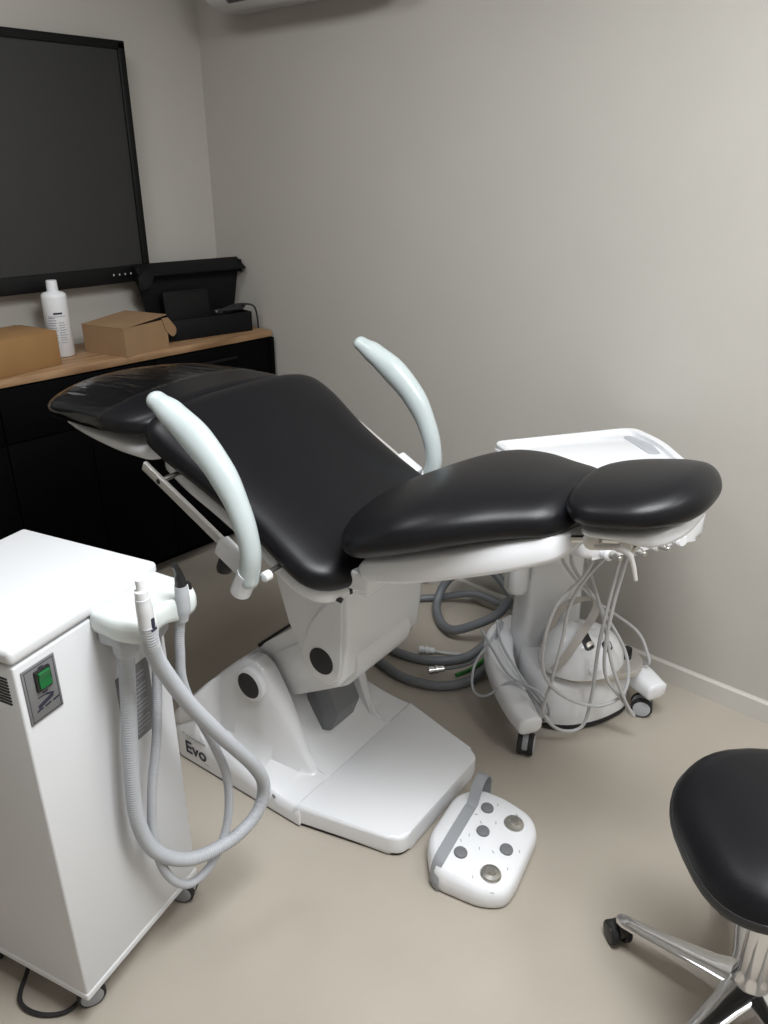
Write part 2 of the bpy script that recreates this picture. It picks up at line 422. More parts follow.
# cushions
b = BM(); pad(b, [(-.435,.948,.255,.046),(-.39,.949,.282,.050),(-.32,.918,.288,.048),(-.21,.857,.270,.046),(-.10,.799,.263,.046),(-.02,.757,.268,.046),(.05,.722,.27,.046),(.125,.70,.26,.044)], (.07,.095), 3.0, bulge=.004)
obj('backrest_cushion', b, VINYL, chair, sharp=80)
b = BM(); pad(b, [(.065,.775,.22,.044),(.13,.80,.243,.048),(.22,.843,.262,.052),(.29,.873,.262,.052),(.37,.895,.225,.048),(.45,.908,.175,.043),(.55,.920,.125,.038)], (.13,.06), 2.6, bulge=.013)
obj('leg_cushion', b, VINYL, chair, sharp=80)
b = BM(); pad(b, [(.518,.944,.135,.026),(.58,.955,.152,.032),(.66,.972,.150,.034),(.755,.995,.125,.033)], (.09,.10), 2.5, bulge=.009)
obj('foot_cushion', b, VINYL, chair, sharp=80)
b = BM(); pad(b, [(-.905,.922,.23,.024),(-.79,.932,.265,.032),(-.62,.938,.275,.037),(-.47,.942,.27,.038),(-.41,.942,.245,.038)], (.15,.10), 2.8, bulge=.012)
head = obj('headrest_cushion', b, VINYL, chair, sharp=80)
b = BM(); pad(b, [(-.907,.922,.232,.026),(-.79,.932,.267,.034),(-.62,.938,.277,.039),(-.53,.940,.276,.040)], (.15,.02), 2.8, bulge=.0125)
obj('plastic_sleeve', b, CLEAR, head, sharp=80, label='clear plastic sleeve over the headrest')
# white shells under the cushions
b = BM(); pad(b, [(-.86,.895,.20,.006),(-.71,.890,.235,.016),(-.56,.881,.245,.026),(-.43,.876,.235,.030)], (.08,.03), 3.5)
obj('headrest_shell', b, WHITE, chair, sharp=80)
b = BM(); pad(b, [(-.41,.885,.240,.030),(-.30,.845,.258,.032),(-.2,.795,.252,.030),(-.1,.738,.245,.028),(.0,.685,.248,.032),(.10,.662,.24,.030)], (.05,.06), 3.5)
obj('backrest_shell', b, WHITE, chair, sharp=80)
b = BM(); pad(b, [(.14,.737,.205,.030),(.25,.775,.210,.036),(.36,.815,.195,.036),(.46,.850,.165,.034),(.555,.885,.115,.028)], (.012,.05), 5.5)
obj('leg_shell', b, WHITE, chair, sharp=80)
b = BM(); pad(b, [(.565,.915,.125,.009),(.63,.924,.125,.011),(.69,.928,.11,.020),(.735,.950,.08,.016)], (.03,.06), 3.4)
obj('foot_shell', b, WHITE, chair, sharp=80)
b = BM()
tube(b, [(.545,-.09,.885),(.60,-.075,.895),(.66,-.06,.898)], .007, 8); tube(b, [(.56,-.02,.88),(.66,-.02,.898)], .009, 8)
disc(b, (.585,-.09,.895), (0,-1,0), .016, .012); disc(b, (.64,-.075,.895), (0,-1,0), .012, .012)
box(b, (.61,-.03,.886), (.09,.09,.012), .003)
obj('foot_hinge', b, STEEL, chair)
b = BM(); tube(b, [(.60,-.12,.897),(.645,-.12,.910)], .006, 10, smooth=False); tube(b, [(.638,-.122,.908),(.660,-.122,.902),(.670,-.123,.885),(.678,-.124,.860)], [.0065,.005,.0042,.0035], 10, round_ends=1)
obj('locking_lever', b, ALU, chair)
# rails and armrests on both flanks
ARM = [(-.257,1.064),(-.212,1.043),(-.148,1.004),(-.086,.948),(-.042,.876),(-.020,.795),(-.031,.727)]
ARMR = [(.022,.019),(.029,.027),(.030,.034),(.027,.031),(.023,.025),(.0215,.022),(.021,.0215)]
for sg in (-1,1):
    y = sg*.318
    b = BM()
    dv = Vector((-.068+.354,0,.748-.898)); L = dv.length; an = math.atan2(dv.z,dv.x)
    box(b, (0,0,0), (L,.010,.022), .002, 2, Matrix.Translation((-.211,y,.823)) @ Matrix.Rotation(-an,4,'Y'))
    rail = obj('side_rail', b, ALU, chair)
    b = BM(); disc(b, (-.305,y+sg*.005,.872), (0,sg,0), .006, .001); obj('screw', b, BLACKP, rail)
    for s,z in ((-.305,.872),(-.02,.725)):
        b = BM(); tube(b, [(s,y,z),(s,sg*.20,z+.004)], .006, 10, smooth=False); obj('rail_post', b, STEEL, rail)
    b = BM(); box(b, (0,0,0), (.075,.03,.042), .006, 3, Matrix.Translation((-.092,y+sg*.004,.757)) @ Matrix.Rotation(-an,4,'Y'))
    obj('rail_clamp', b, WHITE, rail)
    b = BM(); lathe(b, [(.012,.0),(.014,.006),(.017,.02),(.016,.03),(.010,.034)], 18, axis((-.115,y+sg*.004,.742),(-.2,0,-1))); obj('clamp_knob', b, BLACKP, rail, label='black clamp knob')
    b = BM(); disc(b, (-.010,sg*.300,.728), (0,sg,0), .011, .018, .003); obj('hinge_hub', b, WHITE, rail)
    b = BM(); tube(b, [(s,sg*.338,z) for s,z in ARM], ARMR, 24, 10, round_ends=1, up=(0,1,0))
    arm = obj('armrest', b, MINT, chair, sharp=80)
    b = BM(); tube(b, [(-.031,sg*.338,.742),(-.058,sg*.338,.690)], .0225, 24, smooth=False, up=(0,1,0)); obj('armrest_socket', b, WHITE, arm)

# ------------------------------------------------------------------ suction unit (front-left corner at its origin; x along the hose face, y into the depth)
unit = thing('suction_unit', 'tall white suction unit on castors with two grey ribbed hoses on its side', 'medical unit', (.353,1.063,0), math.radians(16.5))
W, D = .322, .33
b = BM(); box(b, (W/2,D/2,.44), (W,D,.744), .004, 3); box(b, (W/2,D/2,.074), (W+.004,D+.004,.018), .004, 3)
body = obj('cabinet_body', b, WHITEM, unit)
b = BM(); box(b, (W/2,D/2,.829), (W+.006,D+.006,.026), .009, 4); obj('cabinet_lid', b, WHITEM, unit)
b = BM()
for k in range(9): 
    for q in range(2): box(b, (-.0005,.034+q*.05,.742+k*.0058), (.003,.034,.0026))
obj('vent_slots', b, BLACKP, body)
b = BM(); box(b, (.042,-.0012,.748), (.064,.0024,.100), .001); panel = obj('switch_panel', b, PLATE, unit, label='grey panel with green rocker switch')
b = BM(); box(b, (.045,-.004,.768), (.030,.006,.038), .002); frame = obj('switch_frame', b, BLACKP, panel)
b = BM(); prism(b, [(-.005,.754),(-.011,.756),(-.0075,.769),(-.012,.782),(-.005,.784)], .034, .056, 'yz', .001, 2); obj('rocker_switch', b, GREEN, panel, label='green rocker switch')
b = BM()
def strip(bb, x0, z0, x1, z1, w, y=-.0026): 
    d = Vector((x1-x0,0,z1-z0)); L = d.length
    box(bb, (0,0,0), (L,.0006,w), 0, 1, Matrix.Translation(((x0+x1)/2,y,(z0+z1)/2)) @ Matrix.Rotation(-math.atan2(d.z,d.x),4,'Y'))
strip(b,.028,.7225,.058,.730,.0065); strip(b,.060,.732,.046,.738,.0035); strip(b,.046,.738,.030,.739,.0016)
for k in range(3): strip(b,.024+k*.016,.7165+k*.0012,.036+k*.016,.718+k*.0012,.003)
for z in (.702,.794): strip(b,.013,z,.071,z,.0008)
for x in (.0145,.0695): strip(b,x,.702,x,.794,.0008)
strip(b,.040,.743,.050,.743,.003); strip(b,.040,.789,.050,.789,.002)
obj('panel_print', b, INK, panel)
b = BM(); box(b, (.228,-.001,.593), (.082,.002,.155), .0008); stick = obj('rating_label', b, PLATE, unit, label='grey printed rating label')
b = BM()
for k in range(15): strip(b, .196, .528+k*.0088, .196+(.058 if k%4 else .04), .528+k*.0088, .003, -.0022)
obj('label_print', b, INKG, stick)
# hose holder
b = BM()
HP = rounded([(.156,.002),(.146,-.06),(.158,-.108),(.190,-.116),(.206,-.098),(.234,-.098),(.250,-.116),(.292,-.116),(.314,-.085),(.320,.002)],[.004,.02,.022,.014,.014,.014,.014,.016,.02,.004],4)
def hr(k, z): return [((x-.235)*k+.235, min(.002,(y+.04)*k-.04) if y < 0 else y, z) for x,y in HP]
loft(b, [hr(.90,.786),hr(.97,.789),hr(1.0,.797),hr(1.0,.812),hr(.975,.821),hr(.92,.826),hr(.80,.827),hr(.74,.823),hr(.3,.822)])
hold = obj('hose_holder', b, PALE, unit, sharp=50)
for x in (.185,.262):
    b = BM(); lathe(b, [(.015,.735),(.021,.745),(.022,.79)], 20, Matrix.Translation((x,-.04,0))); obj('hose_connector', b, GREYH, hold)
b = BM(); box(b, (.225,-.030,.776), (.13,.05,.026), .006); obj('connector_block', b, GREYH, hold)
BIG = [(.153,-.128,.838),(.157,-.127,.80),(.168,-.122,.765),(.190,-.12,.715),(.228,-.122,.635),(.295,-.13,.515),(.385,-.132,.370),(.418,-.13,.285),(.395,-.12,.222),(.327,-.10,.203),(.237,-.07,.226),(.172,-.05,.300),(.148,-.042,.391),(.152,-.04,.495),(.168,-.04,.616),(.185,-.04,.745)]
b = BM(); tube(b, BIG, .0128, 14, 10, rib=(.0050,.0016)); hoseb = obj('suction_hose', b, GREYH, unit, sharp=80, label='thick grey ribbed hose')
b = BM(); tube(b, [(.150,-.128,.888),(.152,-.128,.862),(.154,-.127,.825),(.159,-.126,.795)], [.0115,.0130,.0135,.0138], 18); hp = obj('handpiece', b, WHITEM, hoseb, label='light grey suction handpiece')
b = BM(); lathe(b, [(.0105,0),(.0105,.014),(.0065,.016),(.0065,.034),(.0045,.035)], 18, axis((.150,-.128,.887),(-.04,0,1))); obj('nozzle', b, WHITE, hp)
b = BM(); box(b, (.153,-.1408,.842), (.007,.0025,.022), .001); box(b, (.153,-.1415,.833), (.012,.0025,.004), .001); obj('slider', b, INK, hp)
SML = [(.258,-.112,.820),(.256,-.10,.77),(.254,-.095,.72),(.260,-.09,.63),(.322,-.09,.454),(.350,-.09,.345),(.338,-.09,.245),(.297,-.08,.172),(.237,-.062,.154),(.192,-.05,.218),(.178,-.042,.32),(.194,-.04,.429),(.228,-.04,.544),(.262,-.04,.745)]
b = BM(); tube(b, SML, .0082, 12, 10, rib=(.0044,.0011)); hoses = obj('saliva_hose', b, GREYH, unit, sharp=80, label='thin grey ribbed hose')
b = BM(); tube(b, [(.257,-.112,.852),(.257,-.112,.828),(.257,-.111,.808),(.256,-.108,.784)], [.011,.0125,.013,.010], 18); hp2 = obj('handpiece', b, GREYH, hoses)
b = BM(); tube(b, [(.257,-.112,.846),(.257,-.112,.862),(.255,-.112,.878),(.249,-.112,.892),(.246,-.112,.896)], [.0105,.0095,.0065,.0055,.0055], 14); obj('tip', b, BLACKP, hp2, label='black rubber tip')
b = BM(); tube(b, [(.261,-.118,.858),(.269,-.12,.852),(.271,-.12,.840)], .003, 8); obj('trigger', b, BLACKP, hp2)
for k,(x,y,yw) in enumerate(((.050,.030,-.60),(.300,.040,1.9),(.03,.30,.8),(.29,.30,2.0))): castor(unit, (x,y), .027, .036, yw, .010, forkm=GREYP if k == 1 else BLACKP)
b = BM(); tube(b, [(.04,.045,.05),(.02,.05,.014),(-.012,.065,.006),(-.035,.11,.006),(-.03,.16,.008),(.02,.19,.02),(.06,.20,.068)], .0045, 10); obj('power_cable', b, RUBBER, unit)

# ------------------------------------------------------------------ foot control on the floor beside the chair base
fc = thing('foot_control', 'white foot control with grey carrying strap on the floor at the chair base', 'foot control', (1.176,.736,0), math.radians(10))
b = BM()
foot = [(-.138,-.052),(-.110,-.098),(-.07,-.104),(.095,-.092),(.136,-.06),(.150,.02),(.140,.090),(.085,.128),(-.07,.122),(-.147,.066)]
foot = rounded(foot, .03, 4)
def shr(k, z, dx=0): return [(x*k+dx, y*k, z(y*k) if callable(z) else z) for x,y in foot]
rings = [shr(.955,.002), shr(.985,.006), shr(1.0,.018), shr(1.0,.030), shr(.985,lambda y:.040+.05*(y+.1)), shr(.95,lambda y:.047+.08*(y+.1)), shr(.88,lambda y:.052+.10*(y+.1)), shr(.5,lambda y:.055+.10*(y+.1)), shr(.06,lambda y:.056+.10*(y+.1))]
loft(b, rings); bmesh.ops.recalc_face_normals(b, faces=b.faces); FB = BVHTree.FromBMesh(b); fbody = obj('control_body', b, WHITE, fc, sharp=60)
nrm = Vector((0,-.10,1)).normalized()
def top(x,y): return tuple(FB.ray_cast(Vector((x,y,.4)), Vector((0,0,-1)))[0])
for x,y in ((-.076,.030),(.008,.014),(.078,.036),(-.006,-.052)):
    b = BM(); disc(b, Vector(top(x,y))-nrm*.004, nrm, .0155, .010, .003); obj('button', b, GREYB, fbody, label='round grey button')
for x,y in ((-.086,-.050),(.074,-.036)):
    b = BM(); lathe(b, [(.024,0),(.024,.006),(.021,.010),(.012,.012),(.011,.016),(.009,.018)], 30, axis(Vector(top(x,y))-nrm*.003, nrm)); obj('dial', b, STEEL, fbody, label='round metal dial')
for x,y,a in ((-.045,.045,.6),(-.02,.036,.2),(.03,.03,1),(-.04,.0,.3),(.05,.0,.5),(.105,-.03,1),(-.05,-.075,.2),(-.12,-.07,2),(.01,-.078,.4),(-.03,-.03,1),(.045,.05,2),(.105,.02,.4),(-.115,-.02,.5)):
    b = BM(); box(b, (0,0,0), (.008,.0018,.0008), 0, 1, axis(Vector(top(x,y))+nrm*.0004, nrm) @ Matrix.Rotation(a,4,'Z')); obj('button_mark', b, INKG, fbody)
# strap: runs over the body and arches up at the right end
def ribbon(bm, pts, w, th, wd=(0,1,0)):
    path = catmull(pts, 8); rings = []; wd = Vector(wd)
    for i,p in enumerate(path):
        T = (path[min(i+1,len(path)-1)]-path[max(i-1,0)]).normalized(); n_ = T.cross(wd).normalized()
        rings.append([p-wd*w/2-n_*th/2, p+wd*w/2-n_*th/2, p+wd*w/2+n_*th/2, p-wd*w/2+n_*th/2])
    loft(bm, rings)
lanes = []
for q in range(5):
    y0 = .062+(q-2)*.0068
    ln = []
    for z in (.004,.016,.030): ln.append(FB.ray_cast(Vector((-.4,y0,max(z,.007))), Vector((1,0,0)))[0]*1.0); ln[-1].z = z
    for i in range(11):
        x = -.124+.194*i/10; ln.append(FB.ray_cast(Vector((x,y0+.010*i/10,.4)), Vector((0,0,-1)))[0])
    ln += [Vector(v)+Vector((0,(q-2)*.0068,0)) for v in ((.108,.074,.108),(.140,.076,.106),(.160,.077,.080),(.158,.076,.040),(.150,.074,.012))]
    lanes.append(catmull(ln, 5))
b = BM(); rings = []
for i in range(len(lanes[0])):
    T = (lanes[2][min(i+1,len(lanes[0])-1)]-lanes[2][max(i-1,0)]).normalized(); Wd = (lanes[4][i]-lanes[0][i]).normalized(); Nn = T.cross(Wd).normalized()
    rings.append([lanes[q][i]+Nn*.0032 for q in range(5)]+[lanes[q][i]-Nn*.0006 for q in (4,3,2,1,0)])
loft(b, rings); obj('carry_strap', b, GREYP, fc, label='grey carrying strap')

# ------------------------------------------------------------------ delivery cart (local x along its front, y towards the wall)
CA = math.atan2(-.451,.893)
cart = thing('delivery_cart', 'white instrument cart with flat tray on a tall column behind the leg cushion', 'cart', (1.726,.758,0), CA)
for sg in (-1,1):
    b = BM()
    P = [(sg*.210,-.002,.106),(sg*.205,.07,.112),(sg*.190,.16,.122),(sg*.158,.27,.134),(sg*.108,.35,.145),(sg*.03,.385,.150)]
    tube(b, P, [(.027,.035),(.032,.040),(.035,.043),(.037,.045),(.038,.046),(.038,.046)], 32, 8, round_ends=.22, up=(0,0,1), sq=3)
    leg = obj('leg', b, WHITE, cart, sharp=60)
    castor(leg, (sg*.208+(.012 if sg<0 else .006),.030), .031, .042, (.89 if sg<0 else -.68), .004, GREYH, forkm=GREYP)
castor(cart, (0,.345), .031, .042, 1.0, .04)
b = BM()
rings = []
for z,k,sq in ((.10,1.0,0),(.35,.92,0),(.62,.86,0),(.78,.84,0)):
    o_ = rounded([(-.105,-.055),(.105,-.055),(.105,.055),(-.105,.055)], .035, 5)
    rings.append([(x*k+.015, y*k+.30+.0*z, z) for x,y in o_])
loft(b, rings); obj('column', b, WHITE, cart, sharp=60)
# pod on the cart foot
b = BM()
pod = rounded([(-.125,.10),(-.06,.045),(.05,.032),(.17,.06),(.205,.14),(.19,.28),(.10,.34),(-.07,.32),(-.12,.22)], .05, 5)
cxp, cyp = .04, .18
def pr(k, z): return [((x-cxp)*k+cxp, (y-cyp)*k+cyp, z) for x,y in pod]
loft(b, [pr(1.0,.022),pr(1.0,.03),pr(.99,.09),pr(.965,.140),pr(.93,.160),pr(.86,.168)]); obj('foot_housing', b, WHITE, cart, sharp=60)
b = BM(); loft(b, [pr(1.012,.010),pr(1.012,.024)]); obj('bumper_strip', b, RUBBER, cart)
# tray
b = BM()
TR = rounded([(-.185,.345),(-.20,-.005),(.195,-.02),(.262,.18),(.262,.30),(.225,.315)],[.03,.03,.05,.06,.03,.03],5)
prism(b, TR, .770, .792, 'xy', .006, 3)
tray = obj('instrument_tray', b, WHITE, cart)
b = BM()
cx_, cy_ = .03,.16
inner = [((x-cx_)*.90+cx_,(y-cy_)*.90+cy_) for x,y in TR]; outer_ = [((x-cx_)*.985+cx_,(y-cy_)*.985+cy_) for x,y in TR]
loft(b, [[(x,y,.790) for x,y in outer_],[(x,y,.803) for x,y in outer_],[(x*.99+.0003,y*.99+.0016,.806) for x,y in outer_],[(x,y,.803) for x,y in inner],[(x,y,.790) for x,y in inner],[(x,y,.790) for x,y in outer_]], cap=False)
obj('tray_rim', b, WHITE, tray)
b = BM(); prism(b, rounded([(.175,.13),(.205,.12),(.235,.20),(.225,.28),(.20,.28)],.012), .789,.7935,'xy',.001); obj('grip_recess_shade', b, GREYH, tray)  # grey patch paints the shading of a shallow recess, nothing is sunk
# console with handpiece holders under the tray front
b = BM(); prism(b, rounded([(-.195,-.12),(.150,-.125),(.190,-.08),(.18,.12),(-.18,.12)],[.03,.045,.045,.03,.03]), .660, .728, 'xy', .018, 4); con = obj('console', b, WHITE, cart)
b = BM(); box(b, (.01,.10,.757), (.26,.20,.03), .004); obj('tray_support', b, GREYP, cart)
for k in range(4):
    b = BM(); lathe(b, [(.013,0),(.016,.02),(.016,.045),(.012,.05)], 18, axis((-.13+k*.068,-.095,.672),(0,-1,.12))); obj('instrument_holder', b, WHITE, con)
for k in range(3):
    b = BM(); tube(b, [(-.13+k*.068,-.10,.673),(-.13+k*.068,-.15,.681),(-.13+k*.068,-.175,.684)], [.008,.0095,.006], 12, round_ends=.6); obj('handpiece', b, STEEL, con)
# canisters beside the column
b = BM(); lathe(b, [(.006,.368),(.022,.372),(.029,.385),(.030,.56),(.026,.585)], 22, Matrix.Translation((-.125,.25,0))); obj('water_bottle', b, WHITE, cart)
b = BM(); lathe(b, [(.008,.328),(.020,.330),(.030,.345),(.032,.56),(.028,.58)], 22, Matrix.Translation((-.095,.32,0))); obj('water_bottle', b, TRANSL, cart, label='translucent canister')
b = BM(); box(b, (-.09,.29,.585), (.12,.10,.03), .006); obj('bottle_bracket', b, WHITE, cart)
# cables hanging from the console
CB = [
 [(-.11,-.07,.67),(-.125,-.05,.58),(-.18,-.02,.482),(-.205,-.02,.367),(-.187,-.02,.268),(-.11,-.02,.182),(-.007,-.03,.137),(.070,-.03,.167),(.08,.0,.267),(.0,.03,.414),(-.10,.04,.56),(-.12,-.0,.67)],
 [(-.042,-.08,.67),(-.10,-.05,.590),(-.135,-.02,.485),(-.142,-.01,.364),(-.165,-.01,.23),(-.170,.0,.138),(-.111,.0,.062),(-.045,-.01,.062),(-.025,-.01,.161),(-.040,-.03,.329),(-.045,-.05,.458),(-.035,-.07,.67)],
 [(-.020,-.08,.67),(-.032,-.06,.5),(-.034,-.05,.35),(-.010,-.04,.24),(.045,-.045,.16),(.085,-.05,.105),(.095,-.05,.092),(.085,-.055,.10),(.045,-.055,.17),(.0,-.045,.28),(-.03,-.02,.42),(-.05,.05,.56),(-.06,.08,.67)],
 [(-.155,.0,.69),(-.10,.09,.56),(.0,.16,.44),(.09,.18,.34),(.19,.10,.26),(.21,.06,.20),(.212,.05,.17),(.208,.085,.150)],
]
for c in CB:
    b = BM(); tube(b, c, .0048, 10, 10); obj('instrument_cable', b, GREYL, cart, sharp=80)
for c in ([(-.19,.33,.21),(-.20,.24,.20),(-.195,.14,.17),(-.15,.05,.16),(-.13,.03,.10),(-.135,.08,.045),(-.15,.18,.06),(-.17,.28,.15),(-.10,.36,.20)],
          [(-.10,.37,.20),(-.17,.30,.19),(-.25,.25,.155),(-.275,.21,.10),(-.26,.16,.105),(-.20,.12,.165),(-.15,.06,.14),(-.135,.04,.07),(-.145,.12,.05),(-.16,.24,.10)],
          [(-.12,.36,.21),(-.16,.26,.20),(-.165,.15,.17),(-.145,.07,.12),(-.13,.02,.08)]):
    b = BM(); tube(b, c, .004, 10, 10); obj('power_lead', b, GREYH, cart, sharp=80)

# second foot control parked on the cart foot
fx, fy = .030, .125
dome = thing('foot_control', 'white domed foot control with arched handle parked on the cart foot', 'foot control', Matrix.Translation((1.726,.758,0)) @ Matrix.Rotation(CA,4,'Z') @ Vector((fx,fy,.168)), CA+.15)
b = BM()
pl = rounded([(-.115,.05),(-.10,-.06),(.0,-.115),(.10,-.135),(.16,-.09),(.165,-.02),(.11,.06),(.0,.11),(-.08,.10)], .04, 5)
loft(b, [[(x*.98,y*.98,.001) for x,y in pl],[(x,y,.006) for x,y in pl],[(x,y,.016) for x,y in pl],[(x*.97,y*.97,.021) for x,y in pl],[(x*.5,y*.5,.022) for x,y in pl]]); obj('base_ring', b, TAUPE, dome, label='champagne coloured base ring')
b = BM()
rings = []
for i in range(13):
    a = PI/2*i/12.3
    rings.append([(.132*math.cos(a)**.72*math.cos(t)-.008*math.sin(a), .108*math.cos(a)**.72*math.sin(t), .018+(.112+.012*(-math.cos(t)))*math.sin(a)**1.05) for t in [2*PI*k/36 for k in range(36)]])
loft(b, rings); bmesh.ops.recalc_face_normals(b, faces=b.faces); DB = BVHTree.FromBMesh(b); domeb = obj('dome_shell', b, WHITE, dome, sharp=80)
def patch(x, y, sx, sy, rot, m, name, lab, h=.004):
    hit, n_ = DB.ray_cast(Vector((x,y,.5)), Vector((0,0,-1)))[:2]; z = hit.z; n_ = n_ if n_.z > 0 else -n_; n_ = (n_*.7+Vector((x*4,y*5,.35))*.3).normalized()
    b = BM(); prism(b, rounded([(-sx,-sy),(sx,-sy),(sx,sy),(-sx,sy)], min(sx,sy)*.8, 5), -.012, h, 'xy', .001, 2, axis(Vector((x,y,z)), n_) @ Matrix.Rotation(rot,4,'Z'))
    return obj(name, b, m, domeb, label=lab)
patch(-.045,-.052,.013,.030,.2,BLACKP,'control_panel','black control strip')
patch(-.042,-.067,.012,.011,.2,TAUPE,'panel_button','champagne button',.006)
patch(.012,-.078,.017,.015,0,BLACKP,'pedal_ring','black pedal ring',.004); patch(.012,-.078,.010,.009,0,WHITE,'pedal_button','white pedal button',.007)
patch(-.045,-.098,.018,.009,.2,WHITE,'side_button','white side button',.004)
b = BM(); prism(b, rounded([(-.032,-.014),(.032,-.014),(.032,.014),(-.032,.014)],.012,5), .018,.030,'xy',.003,2, Matrix.Translation((.125,-.055,0)) @ Matrix.Rotation(.7,4,'Z')); obj('rubber_pedal', b, BLACKP, dome, label='black rubber pedal')
b = BM(); ribbon(b, [(-.136,-.030,.040),(-.118,-.050,.085),(-.06,-.048,.145),(.0,-.030,.188),(.024,.0,.204),(.0,.04,.192),(-.045,.055,.165),(-.085,.06,.10)], .022, .006, (-.35,.9,.25)); obj('carrying_handle', b, TAUPE, dome, sharp=60, label='arched metal handle')

# ------------------------------------------------------------------ hoses lying on the floor behind the cart
def hose(name, pts, r, m, label, cat, group):
    b = BM(); tube(b, pts, r, 14, 10); return tag(obj(name, b, m, None, sharp=80), label, cat, group)
g = 'dark grey hoses on the floor'
hose('supply_hose', [(1.93,1.22,.07),(1.87,1.235,.03),(1.78,1.255,.016),(1.69,1.34,.016),(1.66,1.48,.016),(1.70,1.63,.016),(1.735,1.74,.016),(1.70,1.79,.016),(1.645,1.73,.016),(1.61,1.60,.016),(1.585,1.46,.016),(1.57,1.33,.016),(1.61,1.22,.016),(1.70,1.165,.016),(1.80,1.165,.03),(1.89,1.20,.06)], .015, GREYD, 'thick dark grey hose doubled back on itself nearest the chair base', 'hose', g)
hose('supply_hose', [(2.00,1.17,.26),(2.03,1.22,.13),(2.065,1.29,.155),(2.075,1.37,.19),(2.06,1.45,.175),(2.03,1.52,.10),(1.97,1.515,.035),(1.90,1.44,.02),(1.865,1.36,.04),(1.88,1.29,.08),(1.92,1.225,.13),(1.955,1.195,.19)], .0155, GREYD, 'thick dark grey hose looped upright beside the wall', 'hose', g)
hose('supply_hose', [(2.04,1.17,.26),(2.085,1.25,.09),(2.10,1.33,.055),(2.09,1.44,.055),(2.03,1.56,.02),(1.94,1.66,.016),(1.84,1.80,.016),(1.85,1.95,.016),(1.96,2.02,.016),(2.06,1.94,.016),(2.09,1.80,.02),(2.095,1.66,.05)], .013, GREYD, 'thinner dark grey hose running along the skirting board behind the upright loop', 'hose', g)
tag(hose('earth_cable', [(1.70,1.222,.007),(1.76,1.206,.007),(1.82,1.202,.012),(1.87,1.21,.03)], .006, GREENC, 'thin green cable beside the grey hoses', 'cable', None), 'thin green cable beside the grey hoses', 'cable')
if 'group' in bpy.data.objects['earth_cable']: del bpy.data.objects['earth_cable']['group']
def plug(name, p, d, m1, m2, tail, label):
    t = thing(name, label, 'connector', p)
    b = BM(); lathe(b, [(.010,0),(.0125,.001),(.0125,.016),(.0095,.017),(.0095,.022),(.014,.023),(.014,.030),(.0105,.032),(.0105,.050),(.007,.054)], 20, axis((0,0,0), d)); obj('connector_shell', b, m1, t)
    b = BM(); tube(b, tail, .005, 10); obj('lead', b, m2, t)
    return t
plug('cable_connector', (1.615,1.268,.0475), (.80,-.58,0), CHROME, GREYD, [(.036,-.027,0),(.07,-.052,.0),(.12,-.072,-.002),(.17,-.080,.008)], 'chrome screw connector lying across the front hose')
plug('cable_connector', (1.725,1.395,.0145), (.55,-.83,.0), WHITEM, GREYL, [(.026,-.04,0),(.05,-.075,-.006),(.08,-.11,-.009)], 'pale plastic connector lying on the floor between the hoses')

# ------------------------------------------------------------------ saddle stool
st = thing('saddle_stool', 'black saddle stool with chrome five star base at the lower right', 'stool', (1.185,.150,0), 0)
b = BM(); lathe(b, [(.030,.075),(.036,.085),(.034,.12),(.028,.135),(.027,.145)], 28); hubo = obj('base_hub', b, CHROME, st, sharp=50)
b = BM(); lathe(b, [(.027,.13),(.027,.33),(.025,.335)], 28); lathe(b, [(.017,.33),(.017,.455)], 24); obj('gas_column', b, CHROME, st, sharp=50)
for k in range(5):
    a = math.radians(92+72*k); d = Vector((math.cos(a),math.sin(a),0)); sd = Vector((-d.y,d.x,0))
    b = BM(); rings = []
    for r,w,z0,z1 in ((.0,.036,.078,.122),(.03,.033,.076,.118),(.07,.026,.074,.106),(.14,.021,.073,.094),(.21,.0165,.072,.085),(.243,.0155,.071,.082),(.255,.011,.071,.080),(.259,.004,.072,.079)):
        c = d*r
        rings.append([c+sd*w+Vector((0,0,z0)), c+sd*w+Vector((0,0,z1-.006)), c+sd*w*.72+Vector((0,0,z1-.001)), c+Vector((0,0,z1)), c-sd*w*.72+Vector((0,0,z1-.001)), c-sd*w+Vector((0,0,z1-.006)), c-sd*w+Vector((0,0,z0))])
    loft(b, rings); leg = obj('base_leg', b, CHROME, st, sharp=40)
    castor(leg, (d.x*.243,d.y*.243), .025, .042, a+PI*.5+(.9 if k==0 else k*.7), .012, BLACKP)
# saddle seat: polar shell, lateral axis along world y, drooping flanks
b = BM()
def seat_pt(rr, t, top=True):
    c, q = math.cos(t), math.sin(t); nn = 2.9
    x = .180*rr*math.copysign(abs(c)**(2/nn), c); y = .170*rr*math.copysign(abs(q)**(2/nn), q)
    z = .522 - 1.25*y*y + .5*x*x*(1 if x > 0 else .35)*rr
    tw = .75
    return x*math.cos(tw)-y*math.sin(tw)-.012, x*math.sin(tw)+y*math.cos(tw), z
rings = []
SEG = 48
def ringat(rr, dz): return [(lambda p:(p[0],p[1],p[2]+dz))(seat_pt(rr, 2*PI*k/SEG)) for k in range(SEG)]
prof = [(.03,.012),(.2,.012),(.4,.011),(.6,.008),(.78,.002),(.88,-.006),(.95,-.017),(.985,-.030),(1.0,-.045)]
for rr,dz in prof: rings.append(ringat(rr,dz))
loft(b, rings[:]); cush = obj('seat_cushion', b, VINYL, st, sharp=80)
b = BM(); loft(b, [ringat(1.0,-.039),ringat(1.012,-.043),ringat(1.012,-.053),ringat(.985,-.060),ringat(.7,-.055),ringat(.1,-.045)]); obj('seat_rim', b, VINYL2, st, sharp=60)
b = BM(); box(b, (-.01,0,.462), (.14,.11,.024), .006, 3); obj('seat_bracket', b, BLACKP, st)

